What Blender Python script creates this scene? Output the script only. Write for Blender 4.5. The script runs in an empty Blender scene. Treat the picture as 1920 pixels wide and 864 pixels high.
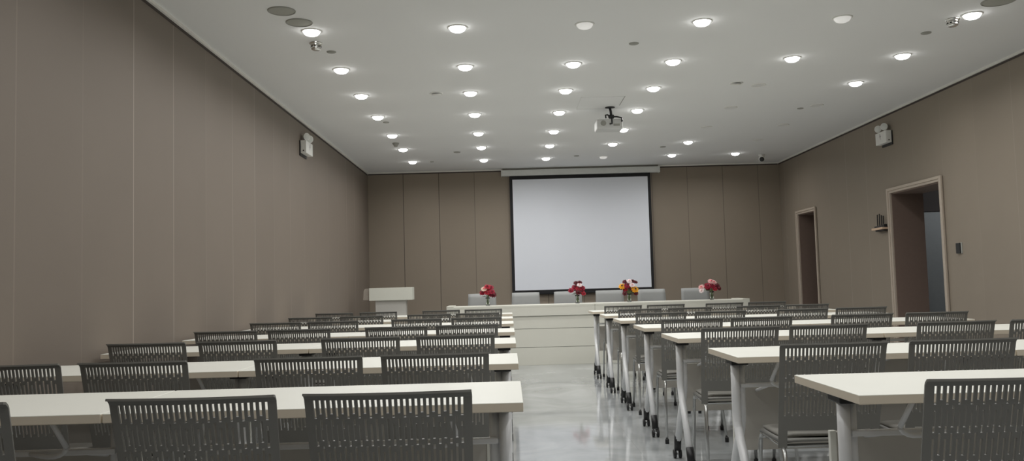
import bpy, bmesh, math, random
from mathutils import Vector, Matrix
random.seed(7)
sc = bpy.context.scene
COL = sc.collection
PI = math.pi

# ------------------------------------------------------------------ colour / materials
def lin(c):
    c = c / 255.0
    return c / 12.92 if c <= 0.04045 else ((c + 0.055) / 1.055) ** 2.4
def rgb(r, g, b): return (lin(r), lin(g), lin(b), 1.0)

def mat(name, col, rough=0.5, metal=0.0, var=0.06, scale=30.0, spec=0.5, bump=0.0, trans=0.0, alpha=1.0, emit=None, estr=0.0):
    m = bpy.data.materials.new(name); m.use_nodes = True
    nt = m.node_tree; b = nt.nodes['Principled BSDF']
    b.inputs['Roughness'].default_value = rough
    b.inputs['Metallic'].default_value = metal
    b.inputs['Specular IOR Level'].default_value = spec
    b.inputs['Transmission Weight'].default_value = trans
    b.inputs['Alpha'].default_value = alpha
    tc = nt.nodes.new('ShaderNodeTexCoord')
    no = nt.nodes.new('ShaderNodeTexNoise'); no.inputs['Scale'].default_value = scale; no.inputs['Detail'].default_value = 3
    nt.links.new(tc.outputs['Object'], no.inputs['Vector'])
    mx = nt.nodes.new('ShaderNodeMix'); mx.data_type = 'RGBA'
    mx.inputs[6].default_value = tuple(max(0, c * (1 - var)) for c in col[:3]) + (1,)
    mx.inputs[7].default_value = tuple(min(1, c * (1 + var)) for c in col[:3]) + (1,)
    nt.links.new(no.outputs['Fac'], mx.inputs[0])
    nt.links.new(mx.outputs[2], b.inputs['Base Color'])
    if bump:
        bp = nt.nodes.new('ShaderNodeBump'); bp.inputs['Strength'].default_value = bump; bp.inputs['Distance'].default_value = 0.002
        nt.links.new(no.outputs['Fac'], bp.inputs['Height']); nt.links.new(bp.outputs['Normal'], b.inputs['Normal'])
    if emit:
        b.inputs['Emission Color'].default_value = emit; b.inputs['Emission Strength'].default_value = estr
    return m

def math_node(nt, op, a=None, b=None):
    n = nt.nodes.new('ShaderNodeMath'); n.operation = op
    for i, v in enumerate((a, b)):
        if v is None: continue
        if isinstance(v, (int, float)): n.inputs[i].default_value = v
        else: nt.links.new(v, n.inputs[i])
    return n.outputs[0]

def wall_mat(name, axis, offset, pitch, base, line, width, strength=1.0, floor_=0.15, seed=3.3):
    """panelled wallcovering: fine woven ribs and one joint line per panel"""
    m = bpy.data.materials.new(name); m.use_nodes = True
    nt = m.node_tree; b = nt.nodes['Principled BSDF']
    b.inputs['Roughness'].default_value = 0.55; b.inputs['Specular IOR Level'].default_value = 0.3
    g = nt.nodes.new('ShaderNodeNewGeometry'); sep = nt.nodes.new('ShaderNodeSeparateXYZ')
    nt.links.new(g.outputs['Position'], sep.inputs[0])
    p = sep.outputs[axis]
    t = math_node(nt, 'DIVIDE', math_node(nt, 'SUBTRACT', p, offset - pitch / 2), pitch)
    fr = math_node(nt, 'ABSOLUTE', math_node(nt, 'SUBTRACT', math_node(nt, 'FRACT', t), 0.5))
    ws = nt.nodes.new('ShaderNodeTexWhiteNoise'); ws.noise_dimensions = '1D'
    nt.links.new(math_node(nt, 'ADD', math_node(nt, 'FLOOR', t), seed), ws.inputs['W'])
    vary = math_node(nt, 'ADD', math_node(nt, 'MULTIPLY', math_node(nt, 'POWER', ws.outputs['Value'], 2.0), 1 - floor_), floor_)
    mask = math_node(nt, 'MULTIPLY', math_node(nt, 'MULTIPLY', math_node(nt, 'LESS_THAN', fr, width / pitch / 2), strength), vary)
    no = nt.nodes.new('ShaderNodeTexNoise'); no.inputs['Scale'].default_value = 2.2; no.inputs['Detail'].default_value = 4
    nt.links.new(g.outputs['Position'], no.inputs['Vector'])
    # tone of each panel differs very slightly
    wn = nt.nodes.new('ShaderNodeTexWhiteNoise'); wn.noise_dimensions = '1D'
    nt.links.new(math_node(nt, 'FLOOR', math_node(nt, 'DIVIDE', math_node(nt, 'SUBTRACT', p, offset), pitch)), wn.inputs['W'])
    f = math_node(nt, 'ADD', math_node(nt, 'MULTIPLY', no.outputs['Fac'], 0.6), math_node(nt, 'MULTIPLY', wn.outputs['Value'], 0.4))
    mx = nt.nodes.new('ShaderNodeMix'); mx.data_type = 'RGBA'
    mx.inputs[6].default_value = tuple(c * 0.93 for c in base[:3]) + (1,)
    mx.inputs[7].default_value = tuple(c * 1.07 for c in base[:3]) + (1,)
    nt.links.new(f, mx.inputs[0])
    m2 = nt.nodes.new('ShaderNodeMix'); m2.data_type = 'RGBA'
    nt.links.new(mask, m2.inputs[0]); nt.links.new(mx.outputs[2], m2.inputs[6]); m2.inputs[7].default_value = line
    nt.links.new(m2.outputs[2], b.inputs['Base Color'])
    wv = nt.nodes.new('ShaderNodeTexNoise'); wv.inputs['Scale'].default_value = 180
    nt.links.new(g.outputs['Position'], wv.inputs['Vector'])
    bp = nt.nodes.new('ShaderNodeBump'); bp.inputs['Strength'].default_value = 0.12; bp.inputs['Distance'].default_value = 0.002
    nt.links.new(wv.outputs['Fac'], bp.inputs['Height']); nt.links.new(bp.outputs['Normal'], b.inputs['Normal'])
    return m

WALL = rgb(132, 119, 109)
M = {}
M['wall_l'] = wall_mat('taupe_wall_left', 1, 5.27, 0.635, rgb(125, 115, 105), rgb(176, 166, 154), 0.010, 0.6)
M['wall_r'] = wall_mat('taupe_wall_right', 1, 13.21, 0.63, rgb(143, 133, 120), rgb(172, 162, 150), 0.010, 0.5)
M['wall_b'] = wall_mat('taupe_wall_back', 0, -1.711, 0.59, rgb(143, 132, 118), rgb(74, 66, 60), 0.012, 0.8, 0.5)
M['ceiling'] = mat('ceiling_paint', rgb(236, 237, 237), 0.9, var=0.012, scale=1.5, spec=0.1)
M['cornice'] = mat('cornice_white', rgb(228, 226, 220), 0.7)
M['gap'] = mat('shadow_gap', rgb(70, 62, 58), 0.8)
M['skirt'] = mat('skirting_grey', rgb(120, 112, 104), 0.5)
M['casing'] = mat('door_casing', rgb(182, 170, 156), 0.45)
M['reveal'] = mat('reveal_brown', rgb(122, 104, 94), 0.6)
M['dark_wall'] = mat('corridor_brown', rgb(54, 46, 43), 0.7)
M['blue_door'] = mat('corridor_door_grey', rgb(150, 152, 152), 0.5)
M['top'] = mat('laminate_white', rgb(228, 228, 219), 0.38, var=0.02, scale=6)
M['edge'] = mat('laminate_edge', rgb(214, 203, 184), 0.45, var=0.03, scale=10)  # beige edge band, darkened in colour for the low light on upright faces
M['panel'] = mat('modesty_panel', rgb(192, 188, 180), 0.5, var=0.03)  # greyer than its white edge strips: table shade put into the colour
M['silver'] = mat('silver_tube', rgb(238, 239, 240), 0.3, 0.05, var=0.03)
M['chrome'] = mat('chrome_tube', rgb(190, 190, 188), 0.22, 0.9, var=0.03)
M['black'] = mat('black_plastic', rgb(30, 30, 31), 0.45)
M['chair'] = mat('chair_plastic', rgb(116, 115, 110), 0.42, var=0.04, scale=20)
M['seat'] = mat('seat_fabric', rgb(146, 144, 138), 0.85, var=0.08, scale=120, bump=0.3)
M['pale_chair'] = mat('pale_chair', rgb(150, 152, 151), 0.6, var=0.03)
M['head'] = mat('head_table', rgb(218, 217, 206), 0.42, var=0.02, scale=5)
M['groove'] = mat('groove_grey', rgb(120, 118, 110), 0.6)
M['lectern'] = mat('lectern_white', rgb(226, 227, 216), 0.42, var=0.02, scale=5)
M['lectern_col'] = mat('lectern_column', rgb(206, 204, 198), 0.45, var=0.02, scale=5)
M['screen'] = mat('screen_fabric', rgb(236, 240, 248), 0.85, var=0.01, scale=3, spec=0.1)
M['screen_border'] = mat('screen_border', rgb(22, 22, 25), 0.7)
M['case'] = mat('screen_case', rgb(216, 218, 214), 0.45)
M['fitting'] = mat('white_fitting', rgb(232, 232, 228), 0.4)
M['grille'] = mat('speaker_grille', rgb(168, 168, 160), 0.8, var=0.12, scale=260)
M['hatch'] = mat('hatch_line', rgb(226, 227, 226), 0.9)
M['projector'] = mat('projector_shell', rgb(206, 207, 205), 0.45)
M['flush'] = mat('flush_cover', rgb(160, 160, 153), 0.7)
M['chrome_bright'] = mat('bright_chrome', rgb(225, 225, 222), 0.12, 1.0)
M['glow'] = mat('lit_diffuser', rgb(255, 252, 245), 0.5, emit=(1, 0.985, 0.96, 1), estr=12.0)
M['dimglow'] = mat('dim_diffuser', rgb(235, 235, 232), 0.4, emit=(1, 0.98, 0.95, 1), estr=0.35)
M['unlit'] = mat('unlit_diffuser', rgb(226, 227, 226), 0.5)
M['glass'] = mat('clear_glass', rgb(245, 250, 248), 0.03, trans=1.0, var=0.0)
M['ghost_end'] = mat('dim_translucent', rgb(206, 198, 186), 0.3, alpha=0.32, var=0.02)  # see-through tone for the lectern's dim left end
M['lens_glass'] = mat('lamp_lens', rgb(222, 224, 220), 0.2)
M['wood'] = mat('shelf_wood', rgb(214, 186, 160), 0.5, scale=15)
M['stem'] = mat('stem_green', rgb(96, 112, 62), 0.5)
M['leaf'] = mat('leaf_green', rgb(58, 70, 44), 0.5)
for n, c in dict(red=(176, 30, 52), crimson=(152, 16, 48), maroon=(96, 14, 30), pink=(226, 100, 110), blush=(238, 186, 184), cream=(240, 214, 196),
                 yellow=(238, 172, 40), white=(240, 224, 224), brown=(66, 26, 20)).items():
    M['p_' + n] = mat('petal_' + n, rgb(*c), 0.6, var=0.1, scale=60)

def floor_mat():
    m = bpy.data.materials.new('polished_floor'); m.use_nodes = True
    nt = m.node_tree; b = nt.nodes['Principled BSDF']
    g = nt.nodes.new('ShaderNodeNewGeometry')
    no = nt.nodes.new('ShaderNodeTexNoise'); no.inputs['Scale'].default_value = 1.3; no.inputs['Detail'].default_value = 8; no.inputs['Distortion'].default_value = 1.6
    nt.links.new(g.outputs['Position'], no.inputs['Vector'])
    cr = nt.nodes.new('ShaderNodeValToRGB')
    cr.color_ramp.elements[0].position = 0.3; cr.color_ramp.elements[0].color = rgb(148, 152, 153)
    cr.color_ramp.elements[1].position = 0.7; cr.color_ramp.elements[1].color = rgb(184, 187, 188)
    nt.links.new(no.outputs['Fac'], cr.inputs[0])
    br = nt.nodes.new('ShaderNodeTexBrick'); br.offset = 0.0; br.squash = 1.0
    br.inputs['Scale'].default_value = 1.0; br.inputs['Brick Width'].default_value = 0.8; br.inputs['Row Height'].default_value = 0.8
    br.inputs['Mortar Size'].default_value = 0.0022; br.inputs['Color1'].default_value = (1, 1, 1, 1); br.inputs['Color2'].default_value = (1, 1, 1, 1)
    br.inputs['Mortar'].default_value = (0.9, 0.9, 0.9, 1)
    nt.links.new(g.outputs['Position'], br.inputs['Vector'])
    mx = nt.nodes.new('ShaderNodeMix'); mx.data_type = 'RGBA'; mx.blend_type = 'MULTIPLY'; mx.inputs[0].default_value = 1
    nt.links.new(cr.outputs[0], mx.inputs[6]); nt.links.new(br.outputs['Color'], mx.inputs[7])
    nt.links.new(mx.outputs[2], b.inputs['Base Color'])
    b.inputs['Roughness'].default_value = 0.06
    b.inputs['Specular IOR Level'].default_value = 0.6
    return m
M['floor'] = floor_mat()

# ------------------------------------------------------------------ mesh helpers
class MB:
    def __init__(s): s.bm = bmesh.new(); s.mats = []
    def mi(s, m):
        if m not in s.mats: s.mats.append(m)
        return s.mats.index(m)
    def box(s, x0, x1, y0, y1, z0, z1, m, bev=0.0, rot=None, about=None):
        k = s.mi(m)
        t = bmesh.new(); bmesh.ops.create_cube(t, size=1)
        for v in t.verts:
            v.co = Vector(((x0 + x1) / 2 + v.co.x * (x1 - x0), (y0 + y1) / 2 + v.co.y * (y1 - y0), (z0 + z1) / 2 + v.co.z * (z1 - z0)))
        if bev: bmesh.ops.bevel(t, geom=t.edges[:], offset=bev, segments=2, affect='EDGES', profile=0.5)
        if rot is not None:
            c = Vector(about if about else ((x0 + x1) / 2, (y0 + y1) / 2, (z0 + z1) / 2))
            for v in t.verts: v.co = rot @ (v.co - c) + c
        s.merge(t, k)
    def merge(s, t, k, smooth=False):
        mp = {}
        for v in t.verts: mp[v] = s.bm.verts.new(v.co)
        for f in t.faces:
            try:
                nf = s.bm.faces.new([mp[v] for v in f.verts]); nf.material_index = k; nf.smooth = smooth
            except ValueError: pass
        t.free()
    def tube(s, pts, r, m, seg=10, caps=True):
        k = s.mi(m); pts = [Vector(p) for p in pts]; rings = []
        up = None
        for i, p in enumerate(pts):
            d = (pts[min(i + 1, len(pts) - 1)] - pts[max(i - 1, 0)]).normalized()
            if up is None:
                up = Vector((0, 0, 1)) if abs(d.z) < 0.9 else Vector((1, 0, 0))
            a = d.cross(up).normalized(); b = a.cross(d).normalized(); up = b
            rr = r[i] if isinstance(r, (list, tuple)) else r
            rings.append([s.bm.verts.new(p + (a * math.cos(2 * PI * j / seg) + b * math.sin(2 * PI * j / seg)) * rr) for j in range(seg)])
        for i in range(len(rings) - 1):
            for j in range(seg):
                f = s.bm.faces.new((rings[i][j], rings[i][(j + 1) % seg], rings[i + 1][(j + 1) % seg], rings[i + 1][j])); f.material_index = k; f.smooth = True
        if caps:
            for rg in (rings[0][::-1], rings[-1]):
                f = s.bm.faces.new(rg); f.material_index = k
    def lathe(s, prof, m, seg=24, at=(0, 0, 0), rot=None, smooth=True, closed=False):
        """prof: (radius, height) pairs, around z"""
        k = s.mi(m); at = Vector(at); rings = []
        for r, h in prof:
            if r < 1e-6:
                p = Vector((0, 0, h)); rings.append([s.bm.verts.new((rot @ p if rot else p) + at)])
            else:
                rg = []
                for j in range(seg):
                    p = Vector((r * math.cos(2 * PI * j / seg), r * math.sin(2 * PI * j / seg), h)); rg.append(s.bm.verts.new((rot @ p if rot else p) + at))
                rings.append(rg)
        for a, b in zip(rings, rings[1:]):
            for j in range(seg):
                q = [a[j % len(a)], a[(j + 1) % len(a)], b[(j + 1) % len(b)], b[j % len(b)]]
                u = []
                for v in q:
                    if v not in u: u.append(v)
                if len(u) > 2:
                    f = s.bm.faces.new(u); f.material_index = k; f.smooth = smooth
    def prism(s, poly, d, m):
        """poly: closed list of 3D points, extruded by the vector d"""
        k = s.mi(m); d = Vector(d)
        a = [s.bm.verts.new(Vector(p)) for p in poly]; b = [s.bm.verts.new(Vector(p) + d) for p in poly]
        n = len(a)
        fs = [a[::-1], b] + [[a[i], a[(i + 1) % n], b[(i + 1) % n], b[i]] for i in range(n)]
        for f in fs:
            q = s.bm.faces.new(f); q.material_index = k
    def build(s, name, parent=None, loc=(0, 0, 0), recalc=True):
        if recalc: bmesh.ops.recalc_face_normals(s.bm, faces=s.bm.faces[:])
        me = bpy.data.meshes.new(name); s.bm.to_mesh(me); s.bm.free()
        for m in s.mats: me.materials.append(M[m])
        o = bpy.data.objects.new(name, me); COL.objects.link(o); o.location = loc
        if parent: o.parent = parent
        return o

def tag(o, label=None, cat=None, group=None, kind=None):
    if label: o['label'] = label
    if cat: o['category'] = cat
    if group: o['group'] = group
    if kind: o['kind'] = kind
    return o
def empty(name, loc, label, cat, group=None, rz=0):
    o = bpy.data.objects.new(name, None); COL.objects.link(o); o.location = loc; o.rotation_euler = (0, 0, rz); o.empty_display_size = 0.1
    return tag(o, label, cat, group)
KIDS = {}
def kids(o): return [c for c in bpy.data.objects if c.parent == o]
def tree(o): return (o, [tree(c) for c in kids(o)])
def copy_tree(t, parent=None):
    o, ch = t
    c = o.copy(); COL.objects.link(c)
    if parent: c.parent = parent
    for k in ch: copy_tree(k, c)
    return c
def struct(mb, name): return tag(mb.build(name), kind='structure')
def arc(p0, p1, p2, n=6):
    """quadratic bend from p0 to p2 with control p1"""
    p0, p1, p2 = Vector(p0), Vector(p1), Vector(p2)
    return [(p0 * (1 - t) ** 2 + p1 * 2 * t * (1 - t) + p2 * t * t) for t in [i / n for i in range(n + 1)]]
ORD = ['first', 'second', 'third', 'fourth', 'fifth', 'sixth', 'seventh']

# ------------------------------------------------------------------ room
XL, XR, YB, YF, H, TW = -2.31, 4.545, 14.1, -3.2, 3.0, 0.37
mb = MB(); mb.box(XL - 0.2, 7.0, YF - 0.2, YB + 0.2, -0.2, 0, 'floor'); struct(mb, 'floor')
mb = MB(); mb.box(XL - 0.2, 7.0, YF - 0.2, YB + 0.2, H, H + 0.2, 'ceiling'); struct(mb, 'ceiling')
mb = MB(); mb.box(XL - 0.2, XL, YF, YB, 0, H, 'wall_l'); struct(mb, 'wall_left')
mb = MB(); mb.box(XL - 0.2, XR + TW, YB, YB + 0.2, 0, H, 'wall_b'); struct(mb, 'wall_back')
mb = MB(); mb.box(XL - 0.2, XR + TW, YF - 0.2, YF, 0, H, 'wall_b'); struct(mb, 'wall_rear')
# wall with the two door openings  (near door, far door): inner opening y0, y1, height
D1 = (8.875, 10.022, 2.035); D2 = (12.53, 13.255, 2.05)
mb = MB()
mb.box(XR, XR + TW, YF, D1[0], 0, H, 'wall_r')
mb.box(XR, XR + TW, D1[1], D2[0], 0, H, 'wall_r')
mb.box(XR, XR + TW, D2[1], YB, 0, H, 'wall_r')
mb.box(XR, XR + TW, D1[0], D1[1], D1[2], H, 'wall_r')
mb.box(XR, XR + TW, D2[0], D2[1], D2[2], H, 'wall_r')
struct(mb, 'wall_right')
for n, (a, b, z) in enumerate((D1, D2), 1):
    mb = MB(); w, t = 0.055, 0.022
    for (y0, y1, z0, z1) in ((a - w, a, 0, z + w * 0.85), (b, b + w, 0, z + w * 0.85), (a, b, z, z + w * 0.85)):
        mb.box(XR - t, XR + 0.004, y0, y1, z0, z1, 'casing', 0.004)
    for (y0, y1, z0, z1) in ((a - w - 0.012, a - w * 0.55, 0, z + w * 0.85 + 0.012), (b + w * 0.55, b + w + 0.012, 0, z + w * 0.85 + 0.012), (a - w * 0.55, b + w * 0.55, z + w * 0.5, z + w * 0.85 + 0.012)):
        mb.box(XR - t - 0.010, XR - t * 0.5, y0, y1, z0, z1, 'casing', 0.003)
    # lining of the deep opening
    mb.box(XR, XR + TW, a, a + 0.012, 0, z, 'reveal'); mb.box(XR, XR + TW, b - 0.012, b, 0, z, 'reveal'); mb.box(XR, XR + TW, a, b, z - 0.012, z, 'reveal')
    struct(mb, 'door_%d' % n)
# spaces behind the doorways
mb = MB(); X2 = XR + TW
mb.box(X2, 6.9, 11.3, 11.4, 0, H, 'dark_wall'); mb.box(6.8, 6.9, 7.4, 11.3, 0, H, 'dark_wall'); mb.box(X2, 6.9, 7.3, 7.4, 0, H, 'dark_wall')
mb.box(X2, 6.9, 7.4, 11.3, 2.7, 2.72, 'dark_wall')
struct(mb, 'wall_corridor')
mb = MB(); mb.box(5.5, 6.4, 11.255, 11.3, 0, 1.9, 'blue_door', 0.004); mb.box(5.42, 5.5, 11.24, 11.3, 0, 1.98, 'dark_wall'); mb.box(6.4, 6.48, 11.24, 11.3, 0, 1.98, 'dark_wall'); mb.box(5.42, 6.48, 11.24, 11.3, 1.9, 1.98, 'dark_wall')
struct(mb, 'door_3')
mb = MB(); mb.box(X2, 5.9, 12.2, 12.25, 0, 2.6, 'dark_wall'); mb.box(5.85, 5.9, 12.25, 13.7, 0, 2.6, 'dark_wall'); mb.box(X2, 5.9, 13.7, 13.75, 0, 2.6, 'dark_wall'); mb.box(X2, 5.9, 12.2, 13.75, 2.6, 2.62, 'dark_wall')
struct(mb, 'wall_closet')
# cornice strips with the dark shadow gap under them
for n, (x0, x1, y0, y1) in enumerate(((XL, XL + 0.022, YF, YB), (XR - 0.022, XR, YF, YB), (XL + 0.022, XR - 0.022, YB - 0.022, YB)), 1):
    mb = MB(); mb.box(x0, x1, y0, y1, H - 0.022, H, 'cornice')
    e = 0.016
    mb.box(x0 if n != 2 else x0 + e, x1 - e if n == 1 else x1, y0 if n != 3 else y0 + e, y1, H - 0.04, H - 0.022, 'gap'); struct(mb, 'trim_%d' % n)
mb = MB(); mb.box(XL, XL + 0.012, YF, YB, 0, 0.08, 'skirt', 0.002); struct(mb, 'baseboard_left')
mb = MB(); mb.box(XL + 0.012, XR - 0.012, YB - 0.012, YB, 0, 0.08, 'skirt', 0.002); struct(mb, 'baseboard_back')
mb = MB()
for a, b in ((YF, D1[0] - 0.08), (D1[1] + 0.08, D2[0] - 0.08), (D2[1] + 0.08, YB)): mb.box(XR - 0.012, XR, a, b, 0, 0.08, 'skirt', 0.002)
struct(mb, 'baseboard_right')

# ------------------------------------------------------------------ training table  (origin: floor, middle of the edge the chairs face)
TL, TD = 1.147, 0.5235
def make_table():
    t = empty('training_table', (0, 0, 0), 'x', 'table')
    mb = MB(); k0 = mb.mi('top'); h = TL / 2
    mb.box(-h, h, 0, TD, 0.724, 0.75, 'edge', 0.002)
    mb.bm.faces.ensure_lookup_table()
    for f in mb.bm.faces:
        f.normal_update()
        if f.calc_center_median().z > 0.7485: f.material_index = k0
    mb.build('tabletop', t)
    for s in (-1, 1):
        e = s * (h - 0.053); e2 = s * (h - 0.083); c = 0.27
        mb = MB(); mb.box(min(e, e2) - 0.022, max(e, e2) + 0.022, c - 0.05, c + 0.05, 0.695, 0.724, 'black', 0.004); mb.build('leg_bracket', t)
        for x, sg, y1 in ((e, -1, 0.03), (e2, 1, 0.46)):
            y0 = c + sg * 0.014; yb = y1
            xe = e if sg < 0 else s * (h - 0.062)
            pts = [(x, y0, 0.70), (x, y0, 0.52)] + arc((x, y0, 0.50), (x, y0, 0.42), (x + (xe - x) * 0.4, y0 + (yb - y0) * 0.35, 0.33), 6) + [(xe, yb - (yb - y0) * 0.08, 0.105)]
            mb = MB(); mb.tube(pts, 0.019, 'silver', 14); L = mb.build('leg', t)
            mb = MB(); mb.tube([(xe, yb - (yb - y0) * 0.13, 0.14), (xe, yb, 0.055)], 0.0215, 'black', 12)
            for q in (-0.016, 0.016):
                mb.lathe([(0, -0.008), (0.024, -0.008), (0.027, -0.004), (0.027, 0.004), (0.024, 0.008), (0, 0.008)], 'black', 16, (xe + q, yb + sg * 0.012, 0.027), Matrix.Rotation(PI / 2, 3, 'Y'))
            mb.tube([(xe - 0.022, yb + sg * 0.012, 0.027), (xe + 0.022, yb + sg * 0.012, 0.027)], 0.007, 'silver', 8)
            mb.build('caster', L)
        # flip-top strut: drops from under the top and meets the cross bar
        xs = s * (h - 0.20)
        mb = MB(); mb.tube([(xs - s * 0.02, 0.15, 0.722), (xs + s * 0.005, 0.20, 0.628)], 0.008, 'silver', 8)
        mb.tube(arc((xs + s * 0.005, 0.20, 0.626), (xs - s * 0.02, 0.22, 0.582), (xs - s * 0.13, 0.255, 0.603), 6), 0.008, 'silver', 8)
        mb.build('folding_strut', t)
    mb = MB(); mb.box(-h + 0.075, h - 0.075, 0.25, 0.275, 0.594, 0.612, 'silver', 0.004); mb.build('crossbar', t)
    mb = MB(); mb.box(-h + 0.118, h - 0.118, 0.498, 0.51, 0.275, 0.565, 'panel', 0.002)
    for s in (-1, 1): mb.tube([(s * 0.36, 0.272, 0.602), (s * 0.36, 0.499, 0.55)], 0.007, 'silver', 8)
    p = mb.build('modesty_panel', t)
    for s in (-1, 1):
        x = s * (h - 0.108)
        mb = MB(); mb.box(x - 0.010, x + 0.010, 0.494, 0.514, 0.27, 0.57, 'top', 0.002); tag(mb.build('edge_strip', p), 'white edge strip')
    return t

# ------------------------------------------------------------------ slotted-back chair (origin: floor under the top of the back; sits facing +y)
def make_backrest(parent):
    bm = bmesh.new()
    W, N, P, SW = 0.2065, 27, 0.0140, 0.0062
    xs = [-W, -W + 0.006]
    for i in range(N):
        c = (i - (N - 1) / 2) * P; xs += [c - SW / 2, c + SW / 2]
    xs += [W - 0.006, W]
    E_ = [(0.534, 0.596), (0.612, 0.669), (0.684, 0.740), (0.755, 0.802)]
    O_ = [(0.546, 0.612), (0.627, 0.684), (0.698, 0.753), (0.766, 0.802)]
    zs = sorted({0.405, 0.43, 0.475, 0.817, 0.808, *[v for p in E_ + O_ for v in p]})
    def hole(i, z0, z1):
        zm = (z0 + z1) / 2
        if zm < 0.475 : return 3 < i < len(xs) - 5           # gap between the back and the seat, two stiles beside it
        if 2 <= i < len(xs) - 3 and i % 2 == 0:
            sl = E_ if (i // 2) % 2 else O_
            return any(a <= zm <= b for a, b in sl)
        return False
    def P3(x, z):
        taper = 1 - 0.05 * (0.817 - z) / 0.4
        y = (0.817 - z) * 0.27 + 0.02 * ((x / W) ** 2) - 0.012
        if z > 0.806: y -= (z - 0.806) * 0.9
        return Vector((x * taper, y, z))
    V = {}
    def vv(i, j):
        if (i, j) not in V: V[i, j] = bm.verts.new(P3(xs[i], zs[j]))
        return V[i, j]
    for i in range(len(xs) - 1):
        for j in range(len(zs) - 1):
            if not hole(i, zs[j], zs[j + 1]):
                bm.faces.new((vv(i, j), vv(i + 1, j), vv(i + 1, j + 1), vv(i, j + 1)))
    # lip turned back along the top edge
    j = len(zs) - 1
    lip = [bm.verts.new(P3(x, 0.817) + Vector((0, -0.012, 0.002))) for x in xs]
    for i in range(len(xs) - 1): bm.faces.new((vv(i, j), vv(i + 1, j), lip[i + 1], lip[i]))
    bmesh.ops.recalc_face_normals(bm, faces=bm.faces[:])
    bmesh.ops.solidify(bm, geom=bm.faces[:], thickness=0.006)
    bmesh.ops.recalc_face_normals(bm, faces=bm.faces[:])
    m = MB(); m.bm.free(); m.bm = bm; m.mi('chair')
    return m.build('backrest', parent)
def seat_mesh(name, parent, m, z, th, y0, y1, w0, w1):
    bm = bmesh.new(); nx, ny = 10, 10; g = []
    for j in range(ny + 1):
        v = j / ny; row = []
        for i in range(nx + 1):
            u = i / nx * 2 - 1
            w = w0 + (w1 - w0) * v
            k = 1 - 0.06 * max(0, (abs(v - 0.5) * 2)) ** 6
            row.append(bm.verts.new((u * w * k, y0 + (y1 - y0) * v - 0.012 * (abs(u) ** 4) * (1 if v > 0.5 else -1) * abs(v - 0.5) * 2, z - 0.014 * (1 - u * u) * math.sin(PI * v) - 0.028 * max(0, v - 0.8) ** 2 * 25 * 0.6 - 0.008 * abs(u) ** 6)))
        g.append(row)
    for j in range(ny):
        for i in range(nx):
            f = bm.faces.new((g[j][i], g[j][i + 1], g[j + 1][i + 1], g[j + 1][i])); f.smooth = True
    bmesh.ops.recalc_face_normals(bm, faces=bm.faces[:])
    if sum(f.normal.z for f in bm.faces) < 0: bmesh.ops.reverse_faces(bm, faces=bm.faces[:])
    bmesh.ops.solidify(bm, geom=bm.faces[:], thickness=th)
    mm = MB(); mm.bm.free(); mm.bm = bm; mm.mi(m)
    return mm.build(name, parent)
def add_chair_legs(t, m='chrome', ytop=0.115):
    mb = MB()
    for s in (-1, 1): mb.tube([(s * 0.172, ytop, 0.408), (s * 0.168, 0.41, 0.412)], 0.009, m, 10)
    for y in (0.17, 0.40): mb.tube([(-0.173, y, 0.400), (0.173, y, 0.400)], 0.008, m, 10)
    mb.build('seat_frame', t)
    for s in (-1, 1):
        for pts, foot in ((arc((s * 0.173, ytop + 0.03, 0.408), (s * 0.177, ytop - 0.02, 0.41), (s * 0.182, ytop - 0.035, 0.35), 5) + [(s * 0.198, 0.0, 0.02)], (s * 0.198, -0.001)),
                          (arc((s * 0.168, 0.39, 0.412), (s * 0.169, 0.435, 0.414), (s * 0.170, 0.44, 0.35), 5) + [(s * 0.180, 0.465, 0.02)], (s * 0.180, 0.466))):
            mb = MB(); mb.tube(pts, 0.0095, m, 10); L = mb.build('leg', t)
            mb = MB(); mb.lathe([(0, 0), (0.013, 0), (0.013, 0.028), (0.0105, 0.032), (0, 0.032)], 'black', 12, (foot[0], foot[1], 0)); mb.build('foot', L)
def make_chair():
    t = empty('training_chair', (0, 0, 0), 'x', 'chair')
    make_backrest(t)
    s = seat_mesh('seat', t, 'chair', 0.440, 0.012, 0.10, 0.46, 0.184, 0.182)
    c = seat_mesh('seat_pad', t, 'seat', 0.455, 0.014, 0.14, 0.445, 0.170, 0.168)
    add_chair_legs(t)
    return t

YLn = [2.355, 3.53, 4.76, 5.94, 7.25, 8.41, 9.70]     # edge of each table row towards the camera, blank-wall block
YRn = [2.310, 3.53, 4.77, 5.945, 7.205, 8.35, 9.62]
TX = {'L': (0.0305 - TL / 2, 0.0305 - 0.005 - TL * 1.5), 'R': (0.9316 + TL / 2, 0.9316 + 0.005 + TL * 1.5)}
tproto = make_table(); ttree = tree(tproto); used = [False]
SIDE = {'L': 'blank-wall side', 'R': 'doorway-wall side'}
def place(t, first):
    if first: return t[0]
    return copy_tree(t)
first = True
for b, Ys in (('L', YLn), ('R', YRn)):
    for r in range(7):
        for k in range(2):
            if b == 'R' and r == 0 and k == 1: continue     # wholly outside the frame
            o = place(ttree, first); first = False
            o.location = (TX[b][k], Ys[r], 0)
            tag(o, 'white training table at the %s end of %s row from head table, %s' % ('aisle' if k == 0 else 'wall', ORD[6 - r], SIDE[b]), 'table', 'white training tables in rows')
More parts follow.
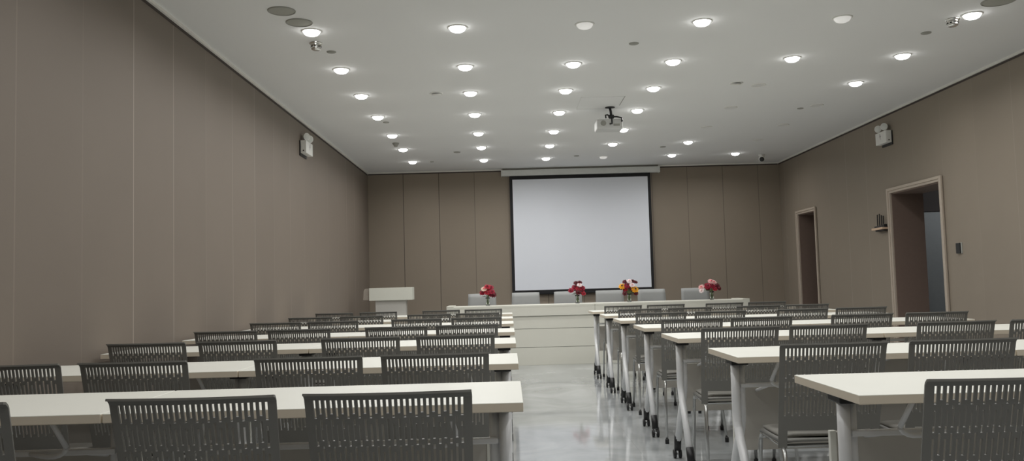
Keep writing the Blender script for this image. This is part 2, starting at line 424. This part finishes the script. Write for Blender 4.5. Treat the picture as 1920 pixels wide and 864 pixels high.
CH = {'L': {0: [-.31, -.80, -1.469], 1: [-.294, -.783, -1.458, -1.953], 2: [-.292, -.797, -1.45, -1.934], 3: [-.29, -.762, -1.412, -1.90], 4: [-.275, -.768, -1.454, -1.928], 5: [-.308, -.774, -1.421, -1.909], 6: [-.291, -.76, -1.457, -1.943]},
      'R': {0: [1.225], 1: [1.252, 1.762], 2: [1.228, 1.70, 2.385, 2.884], 3: [1.222, 1.688, 2.367, 2.872], 4: [1.237, 1.72, 2.397, 2.877], 5: [1.24, 1.718, 2.367, 2.835], 6: [1.25, 1.719, 2.367, 2.839]}}
cproto = make_chair(); ctree = tree(cproto); first = True
POS = ['at the aisle end', 'second from the aisle', 'third from the aisle', 'fourth from the aisle']
for b, Ys in (('L', YLn), ('R', YRn)):
    for r in range(7):
        for k, x in enumerate(CH[b][r]):
            o = place(ctree, first); first = False
            o.location = (x * (1 - 0.035 / (Ys[r] - 0.2)), Ys[r] - 0.235 + random.uniform(-0.008, 0.008), 0); o.rotation_euler = (0, 0, random.uniform(-0.02, 0.02))
            tag(o, 'dark slotted-back chair %s, %s row from head table, %s' % (POS[k], ORD[6 - r], SIDE[b]), 'chair', 'dark slotted chairs in rows')

# ------------------------------------------------------------------ head tables
def head_table(x0, x1, label, endside):
    t = empty('head_table', ((x0 + x1) / 2, 11.5, 0), label, 'table', 'long white head tables'); h = (x1 - x0) / 2
    mb = MB(); mb.box(-h, h, -0.02, 0.60, 0.772, 0.80, 'head', 0.002); mb.build('worktop', t)
    mb = MB(); mb.box(-h, h, -0.018, 0.0, 0.655, 0.772, 'head', 0.001); mb.build('apron', t)
    f = MB()
    for z0, z1 in ((0.0, 0.232), (0.238, 0.480), (0.486, 0.650)): f.box(-h + 0.004, h - 0.004, 0.002, 0.02, z0, z1, 'head', 0.0015)
    f.box(-h + 0.006, h - 0.006, 0.012, 0.024, 0.0, 0.655, 'groove'); f.build('front_panel', t)
    for s in (-1, 1):
        e = MB(); e.box(s * h - (0.03 if s > 0 else 0), s * h + (0.03 if s < 0 else 0), 0.024, 0.58, 0, 0.772, 'head', 0.002); e.build('side_panel', t)
    e = MB(); xe = endside * h
    e.box(min(xe, xe - endside * 0.09), max(xe, xe - endside * 0.09), -0.022, 0.58, 0.80, 0.812, 'head', 0.002); e.build('end_cap', t)
    return t
head_table(-0.845, 1.143, 'long white panelled head table on the lectern side of the stage end', -1)
head_table(1.147, 3.225, 'long white panelled head table on the doorway side of the stage end', 1)

def make_head_chair():
    t = empty('head_chair', (0, 0, 0), 'x', 'chair')
    mb = MB(); k = mb.mi('pale_chair')
    n, mz = 8, 8; ring = []
    for j in range(mz + 1):
        z = 0.47 + (0.965 - 0.47) * j / mz; row = []
        for i in range(n + 1):
            u = i / n * 2 - 1; w = 0.218 - 0.022 * (j / mz); row.append(mb.bm.verts.new((u * w, (0.965 - z) * 0.22 + 0.012 * u * u, z - (0.002 * abs(u) ** 8 if j == mz else 0))))
        ring.append(row)
    for j in range(mz):
        for i in range(n):
            f = mb.bm.faces.new((ring[j][i], ring[j][i + 1], ring[j + 1][i + 1], ring[j + 1][i])); f.smooth = True
    bmesh.ops.recalc_face_normals(mb.bm, faces=mb.bm.faces[:])
    bmesh.ops.solidify(mb.bm, geom=mb.bm.faces[:], thickness=0.016); mb.build('backrest', t)
    seat_mesh('seat', t, 'pale_chair', 0.46, 0.04, 0.10, 0.52, 0.205, 0.215)
    add_chair_legs(t)
    return t
hp = tree(make_head_chair())
for i, x in enumerate((-0.392, 0.237, 0.845, 1.446, 2.052, 2.682)):
    o = place(hp, i == 0); o.location = (x, 12.62, 0); o.rotation_euler = (0, 0, PI)
    o.location.y = 12.35
    tag(o, 'pale grey plain-backed chair behind head table, %s from the lectern' % ORD[i], 'chair', 'pale chairs behind the head table')

# ------------------------------------------------------------------ vases and bouquets
def make_vase(x, y, label):
    t = empty('flower_vase', (x, y, 0.80), label, 'vase', 'glass vases on the head table')
    mb = MB(); mb.lathe([(0, 0.0), (0.026, 0.0), (0.03, 0.004), (0.024, 0.05), (0.026, 0.09), (0.033, 0.115), (0.0305, 0.115), (0.0235, 0.09), (0.0215, 0.05), (0.0265, 0.01), (0, 0.009)], 'glass', 24)
    mb.build('vase_body', t)
    return t
def flower_mb(c, axis, r, petal, centre):
    mb = MB(); kp = mb.mi('p_' + petal)
    rot = Vector((0, 0, 1)).rotation_difference(Vector(axis).normalized()).to_matrix()
    for ring, (n, rr, lift) in enumerate(((11, 1.0, 0.15), (9, 0.78, 0.38), (7, 0.5, 0.55))):
        for i in range(n):
            a = 2 * PI * (i + 0.5 * ring) / n + random.uniform(-.1, .1); w = rr * r * 0.34
            d = Vector((math.cos(a), math.sin(a), 0)); q = Vector((-math.sin(a), math.cos(a), 0))
            p = [Vector((0, 0, lift * r * 0.3)), d * rr * r * 0.5 + q * w + Vector((0, 0, lift * r * 0.75)), d * rr * r + Vector((0, 0, lift * r * 0.5 + random.uniform(-.1, .1) * r)), d * rr * r * 0.5 - q * w + Vector((0, 0, lift * r * 0.75))]
            f = mb.bm.faces.new([mb.bm.verts.new(rot @ v + Vector(c)) for v in p]); f.material_index = kp
    mb.lathe([(0.26 * r, 0.12 * r), (0.24 * r, 0.5 * r), (0.12 * r, 0.62 * r), (0, 0.64 * r)], 'p_' + centre, 10, c, rot)
    return mb
def bouquet(x, y, label, spec):
    t = empty('flower_bouquet', (x, y, 0.815), label, 'flowers', 'bouquets on the head table')
    for (dx, dz, r, pet, cen) in spec:
        dy = random.uniform(-0.03, 0.03)
        c = Vector((dx * 1.05, dy, dz)); r *= 1.12; ax = Vector((dx * 3, -0.8, 0.55 + (dz - 0.18) * 4))
        fl = flower_mb(c, ax, r, pet, cen).build('flower', t, recalc=False); tag(fl, '%s flower head' % {'p': pet}['p'])
        b = Vector((max(-0.013, min(0.013, dx * 0.15)), max(-0.012, min(0.012, dy * 0.3)), 0.0))
        mb = MB(); b1 = Vector((b.x, b.y * 0.8, 0.103)); mb.tube([b, b * 0.5 + b1 * 0.5] + arc(b1, b1 + Vector((0, 0, 0.03)), c, 5), 0.0032, 'stem', 6); mb.build('stem', fl)
    for s, m in ((-1, 'leaf'), (1, 'leaf')):
        mb = MB(); k = mb.mi(m)
        pts = [(s * 0.006, 0, 0.112), (s * 0.04, -0.02, 0.125), (s * 0.085, -0.015, 0.112), (s * 0.045, 0.012, 0.112)]
        f = mb.bm.faces.new([mb.bm.verts.new(p) for p in pts]); mb.build('leaf', t)
VY = 11.78
vx = [-0.297, 0.938, 1.652, 2.79]
make_vase(vx[0], VY, 'clear glass vase holding the red and pink bouquet beside lectern')
make_vase(vx[1], VY, 'clear glass vase holding the dark red bouquet below screen')
make_vase(vx[2], VY, 'clear glass vase holding the yellow and maroon bouquet')
make_vase(vx[3], VY, 'clear glass vase holding the crimson and blush bouquet')
bouquet(vx[0], VY, 'red and pink bouquet on head table nearest the lectern'.replace('nearest', 'close to'),
        [(0.0, .245, .045, 'red', 'maroon'), (-.045, .215, .042, 'cream', 'pink'), (.012, .205, .046, 'pink', 'red'), (.045, .235, .042, 'crimson', 'maroon'), (-.065, .165, .045, 'crimson', 'maroon'), (.06, .175, .042, 'crimson', 'maroon'),
         (.075, .135, .045, 'maroon', 'maroon'), (.035, .155, .042, 'crimson', 'maroon'), (-.005, .165, .04, 'red', 'maroon'), (.05, .135, .035, 'crimson', 'maroon')])
bouquet(vx[1], VY, 'dark red bouquet with one white bloom on head table below screen',
        [(-.008, .262, .042, 'maroon', 'brown'), (.04, .272, .034, 'maroon', 'brown'), (.03, .235, .036, 'white', 'blush'), (-.03, .205, .045, 'crimson', 'maroon'), (.02, .19, .045, 'red', 'maroon'), (-.08, .165, .042, 'crimson', 'maroon'),
         (.07, .195, .042, 'crimson', 'maroon'), (.06, .14, .045, 'crimson', 'maroon'), (.01, .14, .042, 'maroon', 'brown'), (.08, .12, .034, 'red', 'maroon')])
bouquet(vx[2], VY, 'yellow, maroon and white mixed bouquet on head table',
        [(-.085, .2, .05, 'yellow', 'brown'), (.075, .155, .052, 'yellow', 'brown'), (-.045, .262, .04, 'maroon', 'brown'), (.01, .268, .042, 'white', 'blush'), (.05, .268, .038, 'maroon', 'brown'), (.09, .255, .034, 'maroon', 'brown'),
         (-.02, .21, .048, 'crimson', 'brown'), (.04, .215, .04, 'white', 'blush'), (.03, .17, .04, 'maroon', 'yellow'), (-.06, .105, .034, 'maroon', 'brown'), (.085, .105, .036, 'maroon', 'brown'), (-.04, .165, .04, 'red', 'brown')])
bouquet(vx[3], VY, 'crimson and blush pink bouquet at doorway end of head table',
        [(.0, .235, .045, 'blush', 'pink'), (.035, .22, .042, 'blush', 'pink'), (-.055, .175, .05, 'crimson', 'maroon'), (.005, .18, .05, 'crimson', 'maroon'), (.07, .175, .048, 'maroon', 'maroon'), (-.13, .16, .042, 'blush', 'pink'),
         (-.135, .115, .036, 'white', 'blush'), (-.045, .145, .042, 'crimson', 'maroon'), (.095, .14, .034, 'maroon', 'maroon'), (.04, .135, .036, 'red', 'maroon')])

# ------------------------------------------------------------------ lectern
t = empty('lectern', (-1.695, 12.3, 0), 'white lectern with wide boxed top and narrower column by blank wall', 'lectern')
mb = MB(); mb.box(-0.318, 0.303, 0, 0.26, 0.904, 1.085, 'lectern', 0.004); mb.build('top_box', t)
mb = MB(); mb.prism([(-0.236, 0.05, 0.904), (0.203, 0.05, 0.904), (0.19, 0.05, 0.06), (-0.222, 0.05, 0.06)], (0, 0.17, 0), 'lectern_col'); mb.build('column', t)
mb = MB(); mb.box(-0.30, 0.27, 0.0, 0.26, 0, 0.06, 'lectern_col', 0.004); mb.build('base', t)
mb = MB(); mb.prism([(-0.318, 0.02, 0.915), (-0.405, 0.02, 0.915), (-0.398, 0.02, 1.05), (-0.375, 0.02, 1.08), (-0.318, 0.02, 1.08)], (0, 0.02, 0), 'ghost_end'); tag(mb.build('dim_left_end', t), 'added translucent piece for the dim left end')  # added translucent piece, stands in for the lectern's dim ghosted left end

# ------------------------------------------------------------------ projection screen
t = empty('projection_screen', (1.23, 14.1, 2.87), 'large blank white pull-down projection screen with black border', 'screen')
mb = MB(); mb.box(-1.30, 1.30, -0.12, -0.002, 0.005, 0.1, 'case', 0.004); c = mb.build('case', t)
for s in (-1, 1):
    mb = MB(); mb.box(s * 1.30 - (0.0 if s > 0 else 0.012), s * 1.30 + (0.012 if s > 0 else 0.0), -0.125, -0.002, 0.0, 0.105, 'case', 0.003); mb.build('end_cap', c)
mb = MB(); mb.box(-1.285, 1.285, -0.10, -0.002, 0.1, 0.128, 'groove'); mb.build('case_top_shade', t)  # dark strip: the shade above the case put into its colour
mb = MB(); mb.box(-1.175, 1.158, -0.058, -0.056, -1.94, 0.005, 'screen_border'); sh = mb.build('border', t)
mb = MB(); mb.box(-1.128, 1.112, -0.0605, -0.0585, -1.885, -0.055, 'screen'); mb.build('viewing_surface', t)
mb = MB(); mb.tube([(-1.185, -0.057, -1.945), (1.168, -0.057, -1.945)], 0.014, 'screen_border', 10); mb.build('bottom_bar', t)

# ------------------------------------------------------------------ ceiling fixtures
def downlight(name, x, y, m, label, group):
    t = empty(name, (x, y, H), label, 'ceiling light', group)
    mb = MB(); mb.lathe([(0.060, -0.004), (0.064, -0.007), (0.074, -0.005), (0.075, 0.0)], 'fitting', 28); mb.build('trim_ring', t)
    if m == 'unlit':
        mb = MB(); mb.lathe([(0.061, -0.004), (0.03, -0.006), (0, -0.006)], m, 28); mb.build('diffuser', t); return t
    mb = MB(); mb.lathe([(0.061, -0.004), (0.059, -0.014), (0.050, -0.026), (0.034, -0.034), (0.015, -0.038), (0, -0.0385)], m, 28); mb.build('diffuser', t)
    return t
LX = [-1.42, -0.333, 0.617, 1.495, 2.545, 3.518]
LY = [6.255, 7.385, 8.405, 9.48, 10.66, 11.76, 12.95]
DIM = {(2, 0), (4, 0), (3, 6)}
OFF = {(4, 2), (4, 3), (4, 4), (5, 3), (5, 4), (5, 5)}
protos = {}
def lamp(x, y, e, nm='ceiling_lamp'):
    l = bpy.data.lights.new(nm, 'AREA'); l.shape = 'DISK'; l.size = 0.06; l.energy = e; l.color = (1.0, 0.99, 0.972)
    l.spread = 2.85
    o = bpy.data.objects.new(nm, l); COL.objects.link(o); o.location = (x, y, H - 0.0395)
    return o
PW = 5.3
for i, x in enumerate(LX):
    for j, y in enumerate(LY):
        st = 'dimglow' if (i, j) in DIM else 'unlit' if (i, j) in OFF else 'glow'
        word = {'dimglow': 'faintly lit', 'unlit': 'unlit', 'glow': 'glowing'}[st]
        lab = '%s round downlight, %s from screen wall in %s line from blank wall' % (word, ORD[6 - j], ORD[i])
        if st not in protos:
            o = downlight('downlight', x, y, st, lab, 'round downlights in lines'); protos[st] = tree(o)
        else:
            o = copy_tree(protos[st]); o.location = (x, y, H); tag(o, lab)
        if st != 'unlit': lamp(x, y, PW if st == 'glow' else PW * 0.25)
# the same lines of downlights go on over the camera, outside the frame: lamps only
for x in LX:
    for y, q in ((5.15, .9), (4.05, .75), (2.95, .72), (1.85, .66), (0.75, .5), (-0.35, .4), (-1.45, .4)): lamp(x, y, PW * q)

def disc_speaker(x, y, r, label):
    t = empty('ceiling_speaker', (x, y, H), label, 'speaker', 'round ceiling speakers')
    mb = MB(); mb.lathe([(r * .9, -0.004), (r * .93, -0.009), (r, -0.006), (r, 0)], 'flush', 32); mb.build('rim', t)
    mb = MB(); mb.lathe([(r * .91, -0.004), (r * .5, -0.007), (0, -0.008)], 'grille', 32); mb.build('grille', t)
disc_speaker(-1.515, 5.775, 0.095, 'round grey ceiling speaker by blank wall, one farther from the screen'.replace('farther', 'further'))
disc_speaker(-1.459, 6.04, 0.095, 'round grey ceiling speaker by blank wall, beside a glowing downlight')
disc_speaker(3.545, 5.955, 0.115, 'round grey ceiling speaker above the doorway-wall seats')

def detector(x, y, label):
    t = empty('smoke_detector', (x, y, H), label, 'smoke detector', 'chrome ceiling detectors')
    mb = MB(); mb.lathe([(0.052, 0), (0.052, -0.008), (0.046, -0.014), (0, -0.014)], 'chrome_bright', 28); mb.build('base', t)
    mb = MB(); mb.lathe([(0.042, -0.014), (0.043, -0.026), (0.038, -0.03), (0.038, -0.036), (0.04, -0.04), (0.036, -0.054), (0.025, -0.06), (0, -0.062)], 'chrome_bright', 28); h = mb.build('head', t)
    mb = MB()
    for k in range(8):
        a = 2 * PI * k / 8; mb.box(-0.007, 0.007, 0.0375, 0.041, -0.039, -0.03, 'black', rot=Matrix.Rotation(a, 3, 'Z'), about=(0, 0, -0.034))
    mb.build('vents', h)
detector(-1.455, 6.56, 'chrome smoke detector beside a downlight along the blank wall')
detector(3.425, 6.36, 'chrome smoke detector beside a downlight along the doorway wall')

def flush(x, y, r, label):
    mb = MB(); mb.lathe([(r, 0), (r, -0.004), (r * .92, -0.007), (r * .3, -0.008), (0, -0.008)], 'flush', 24)
    return tag(mb.build('ceiling_sprinkler_cover', loc=(x, y, H)), label, 'sprinkler', 'small flush ceiling covers')
flush(-1.39, 6.82, 0.038, 'small flat grey sprinkler cover beside chrome detector by blank wall')
flush(1.064, 6.80, 0.04, 'small flat grey sprinkler cover over the aisle')
flush(3.395, 6.71, 0.04, 'small flat grey sprinkler cover beside chrome detector by doorway wall')
flush(-1.375, 9.81, 0.035, 'small flat grey sprinkler cover midway along the blank wall')
flush(-1.131, 13.0, 0.03, 'small flat grey sprinkler cover in front of screen wall')
flush(1.074, 12.80, 0.04, 'small flat grey sprinkler cover above the head table, before screen')
flush(2.265, 12.15, 0.042, 'small flat grey sprinkler cover between lamps toward the doorway side')
flush(3.379, 9.62, 0.035, 'small flat grey sprinkler cover high above the doorways')
flush(-0.693, 12.14, 0.05, 'flat grey sprinkler cover on the lectern side of the ceiling')
mb = MB(); mb.lathe([(0.045, 0), (0.045, -0.012), (0.03, -0.03), (0.022, -0.05), (0, -0.052)], 'flush', 20)
tag(mb.build('smoke_detector', loc=(-1.454, 11.25, H)), 'small dull grey conical detector along blank wall lamps', 'smoke detector')
def gimbal(x, y, label):
    t = empty('adjustable_spotlight', (x, y, H), label, 'ceiling light', 'unlit adjustable spotlights')
    mb = MB(); mb.lathe([(0.05, -0.002), (0.052, -0.007), (0.066, -0.005), (0.067, 0)], 'fitting', 28); mb.build('trim_ring', t)
    mb = MB(); mb.lathe([(0.051, -0.002), (0.04, -0.002), (0.038, -0.001), (0, -0.001)], 'gap', 28); mb.build('recess', t)
    rot = Matrix.Rotation(0.22, 3, 'X')
    mb = MB(); mb.lathe([(0.046, -0.002), (0.046, -0.016), (0.038, -0.019), (0, -0.017)], 'fitting', 28, (0, 0.004, 0.0), rot); mb.build('lamp_head', t)
gimbal(-0.673, 8.40, 'unlit white tilted spotlight in ceiling on blank-wall side')
gimbal(2.293, 8.29, 'unlit white tilted spotlight in ceiling on doorway side')

# ceiling access hatch and projector
mb = MB(); a = 0.006
mb.box(0.80, 0.80 + a, 8.75, 9.36, H - 0.003, H, 'hatch'); mb.box(1.255, 1.255 + a, 8.75, 9.2, H - 0.003, H, 'flush')
mb.box(0.80, 1.261, 8.75, 8.75 + a, H - 0.003, H, 'hatch'); mb.box(0.80, 1.261, 9.354, 9.36, H - 0.003, H, 'hatch')
tag(mb.build('ceiling_hatch'), 'thin square outline of an access hatch in ceiling beside projector', 'hatch')
t = empty('ceiling_projector', (1.165, 9.3, H), 'white projector hanging from ceiling on black spider-arm bracket', 'projector')
mb = MB(); mb.lathe([(0, -0.001), (0.055, -0.001), (0.055, -0.006), (0.03, -0.01), (0, -0.01)], 'black', 20)
mb.tube([(0, 0, -0.01), (0.008, 0, -0.05), (0.012, 0, -0.1)], 0.014, 'black', 10); br = mb.build('mount_pole', t)
mb = MB(); mb.lathe([(0, 0.018), (0.03, 0.018), (0.036, 0), (0.03, -0.018), (0, -0.018)], 'black', 16, (0.012, 0, -0.105)); mb.build('joint', br)
# four bent arms reach down over the near side and over the top of the body
for pts in ([(0.02, 0, -0.105), (0.07, -0.02, -0.11), (0.12, -0.03, -0.125), (0.125, -0.03, -0.15), (0.122, -0.03, -0.168)],
            [(0.0, 0, -0.10), (-0.03, -0.01, -0.085), (-0.055, -0.02, -0.09), (-0.05, -0.02, -0.125)],
            [(0.012, 0, -0.11), (0.014, -0.03, -0.14), (0.014, -0.03, -0.185), (-0.012, -0.03, -0.19)],
            [(0.012, 0, -0.11), (0.03, 0.06, -0.115), (0.05, 0.12, -0.128)]):
    mb = MB(); mb.tube(pts, 0.0085, 'black', 8); mb.build('bracket_arm', t)
mb = MB(); mb.box(-0.155, 0.135, -0.022, 0.22, -0.242, -0.132, 'projector', 0.016); body = mb.build('body', t)
mb = MB(); mb.lathe([(0.034, 0), (0.034, 0.02), (0.026, 0.024), (0.02, 0.012), (0, 0.014)], 'black', 20, (0.07, 0.216, -0.19), Matrix.Rotation(-PI / 2, 3, 'X')); mb.build('lens', body)
mb = MB(); mb.lathe([(0.03, 0), (0.03, 0.003), (0.024, 0.004), (0, 0.004)], 'flush', 20, (-0.08, -0.021, -0.178), Matrix.Rotation(PI / 2, 3, 'X')); mb.build('fan_vent', body)
mb = MB(); mb.box(0.03, 0.10, -0.0245, -0.021, -0.212, -0.188, 'flush'); mb.build('port_panel', body)

# security camera on the ceiling by the far corner
t = empty('ceiling_camera', (3.996, 13.2, H), 'small white ceiling camera with black lens near screen-wall corner', 'security camera', None, -0.294)
mb = MB(); mb.lathe([(0.05, 0), (0.05, -0.018), (0.044, -0.024), (0, -0.024)], 'fitting', 24); mb.build('base', t)
mb = MB(); mb.lathe([(0.043, 0.05), (0.046, 0.04), (0.046, -0.05), (0.04, -0.056), (0, -0.056)], 'fitting', 24, (0, -0.02, -0.062), Matrix.Rotation(-PI / 2 + 0.3, 3, 'X')); h = mb.build('housing', t)
mb = MB(); mb.lathe([(0.036, 0.0), (0.036, 0.012), (0.02, 0.02), (0, 0.022)], 'black', 20, (0, -0.066, -0.078), Matrix.Rotation(PI / 2 + 0.3, 3, 'X')); mb.build('lens', h)

# ------------------------------------------------------------------ twin-head emergency lights
def emergency(x, y, z, sgn, label, w=0.29):
    """sgn: direction from the wall into the room along x"""
    t = empty('emergency_wall_lamp', (x, y, z), label, 'emergency light', 'twin-head emergency lights')
    d = 0.078
    mb = MB(); mb.box(min(sgn * 0.012, sgn * d), max(sgn * 0.012, sgn * d), -w / 2, w / 2, -0.072, 0.072, 'fitting', 0.006); b = mb.build('housing', t)
    mb = MB(); mb.box(min(0, sgn * 0.012), max(0, sgn * 0.012), -w / 2 - 0.006, w / 2 - 0.02, -0.10, 0.068, 'black', 0.002); mb.build('shadow_backing', t)  # black sheet showing below the housing as its painted shadow
    # lightning mark, status lamp
    mb = MB(); xx = sgn * (d + 0.0006)
    pts = [(0.006, 0.05), (-0.012, 0.012), (0.0, 0.012), (-0.008, -0.022), (0.014, 0.022), (0.003, 0.022), (0.014, 0.05)]
    mb.prism([(xx, q[0] + 0.01, q[1]) for q in pts], (sgn * 0.0008, 0, 0), 'gap'); mb.build('lightning_mark', b)
    mb = MB(); mb.lathe([(0.008, 0), (0.007, 0.004), (0, 0.006)], 'gap', 12, (sgn * 0.045, -w / 2, -0.045), Matrix.Rotation(PI / 2, 3, 'X')); mb.build('test_button', b)
    for s in (-1, 1):
        yy = s * 0.082 + 0.02
        mb = MB(); mb.tube([(sgn * 0.045, yy, 0.07), (sgn * 0.045, yy, 0.09)], 0.012, 'fitting', 10)
        rot = Vector((0, 0, 1)).rotation_difference(Vector((sgn * 0.75, -0.65, -0.12)).normalized()).to_matrix()
        mb.lathe([(0, -0.04), (0.022, -0.037), (0.037, -0.013), (0.043, 0.012), (0.043, 0.02), (0.038, 0.022), (0.026, 0.016), (0, 0.014)], 'fitting', 24, (sgn * 0.05, yy, 0.125), rot)
        hd = mb.build('lamp_head', t)
        mb = MB(); mb.lathe([(0.038, 0.02), (0.026, 0.026), (0, 0.028)], 'lens_glass', 24, (sgn * 0.05, yy, 0.125), rot); mb.build('lens', hd)
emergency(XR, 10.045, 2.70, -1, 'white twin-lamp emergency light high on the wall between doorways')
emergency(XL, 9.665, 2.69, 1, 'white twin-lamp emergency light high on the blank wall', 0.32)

# ------------------------------------------------------------------ router on its little shelf, card reader
t = empty('wall_shelf', (XR, 10.27, 1.63), 'tiny pale wooden wall shelf beside the larger doorway', 'shelf')
mb = MB(); mb.box(-0.085, 0, -0.15, 0.15, -0.010, 0.016, 'wood', 0.002); mb.build('board', t)
mb = MB(); mb.box(-0.06, -0.0, -0.13, 0.10, -0.028, -0.010, 'black', 0.002); mb.build('bracket', t)
t = empty('wireless_router', (XR - 0.045, 10.27, 1.646), 'black wireless router with upright aerials on tiny wooden shelf', 'router')
mb = MB(); mb.box(-0.020, 0.034, -0.12, 0.115, 0.0, 0.022, 'black', 0.004); mb.build('body', t)
for q, yy in enumerate((0.10, 0.045, -0.01, -0.06)):
    hgt = (0.165, 0.17, 0.15, 0.14)[q]
    mb = MB(); mb.box(0.012, 0.024, yy - 0.0055, yy + 0.0055, 0.02, hgt, 'black', 0.003, Matrix.Rotation(0.03, 3, 'X')); mb.build('antenna', t)
mb = MB(); mb.box(-0.02, 0.02, -0.158, -0.132, 0.0, 0.035, 'black', 0.004); mb.build('power_plug', t)
t = empty('card_reader', (XR, 8.56, 1.326), 'black access card reader on wall beside the larger doorway', 'card reader')
mb = MB(); mb.box(-0.008, 0, -0.052, 0.045, -0.058, 0.052, 'flush', 0.002); mb.build('mounting_plate', t)
mb = MB(); mb.box(-0.02, -0.008, -0.032, 0.045, -0.055, 0.050, 'black', 0.003); mb.build('panel', t)

# ------------------------------------------------------------------ extra light: corridor, world
l = bpy.data.lights.new('corridor_fill', 'AREA'); l.size = 0.5; l.energy = 12; l.color = (0.92, 0.97, 1)  # unseen light added to brighten the grey corridor door
o = bpy.data.objects.new('corridor_fill', l); COL.objects.link(o); o.location = (6.1, 10.2, 2.65)
w = bpy.data.worlds.new('world'); sc.world = w; w.use_nodes = True
w.node_tree.nodes['Background'].inputs[0].default_value = (0.8, 0.85, 0.9, 1); w.node_tree.nodes['Background'].inputs[1].default_value = 0.02

# ------------------------------------------------------------------ camera
a = Vector((0.99963089, -0.00356189, -0.02693309)); b = Vector((0.02664734, -0.0645334, 0.9975597)); c = Vector((0.00529129, 0.99790919, 0.06441467))
cd = bpy.data.cameras.new('camera'); cam = bpy.data.objects.new('camera', cd); COL.objects.link(cam)
cd.sensor_width = 36; cd.lens = 1600 / 1920 * 36; cd.clip_end = 100; cd.clip_start = 0.05
cam.matrix_world = Matrix(((a.x, b.x, -c.x, 0), (a.y, b.y, -c.y, 0), (a.z, b.z, -c.z, 1.0683), (0, 0, 0, 1)))
sc.camera = cam
sc.view_settings.view_transform = 'Standard'
sc.view_settings.look = 'None'
sc.view_settings.exposure = 0.0
sc.view_settings.gamma = 1.0
sc.cycles.max_bounces = 8
sc.cycles.diffuse_bounces = 5
sc.cycles.glossy_bounces = 4
sc.cycles.sample_clamp_indirect = 6.0
sc.cycles.use_denoising = True
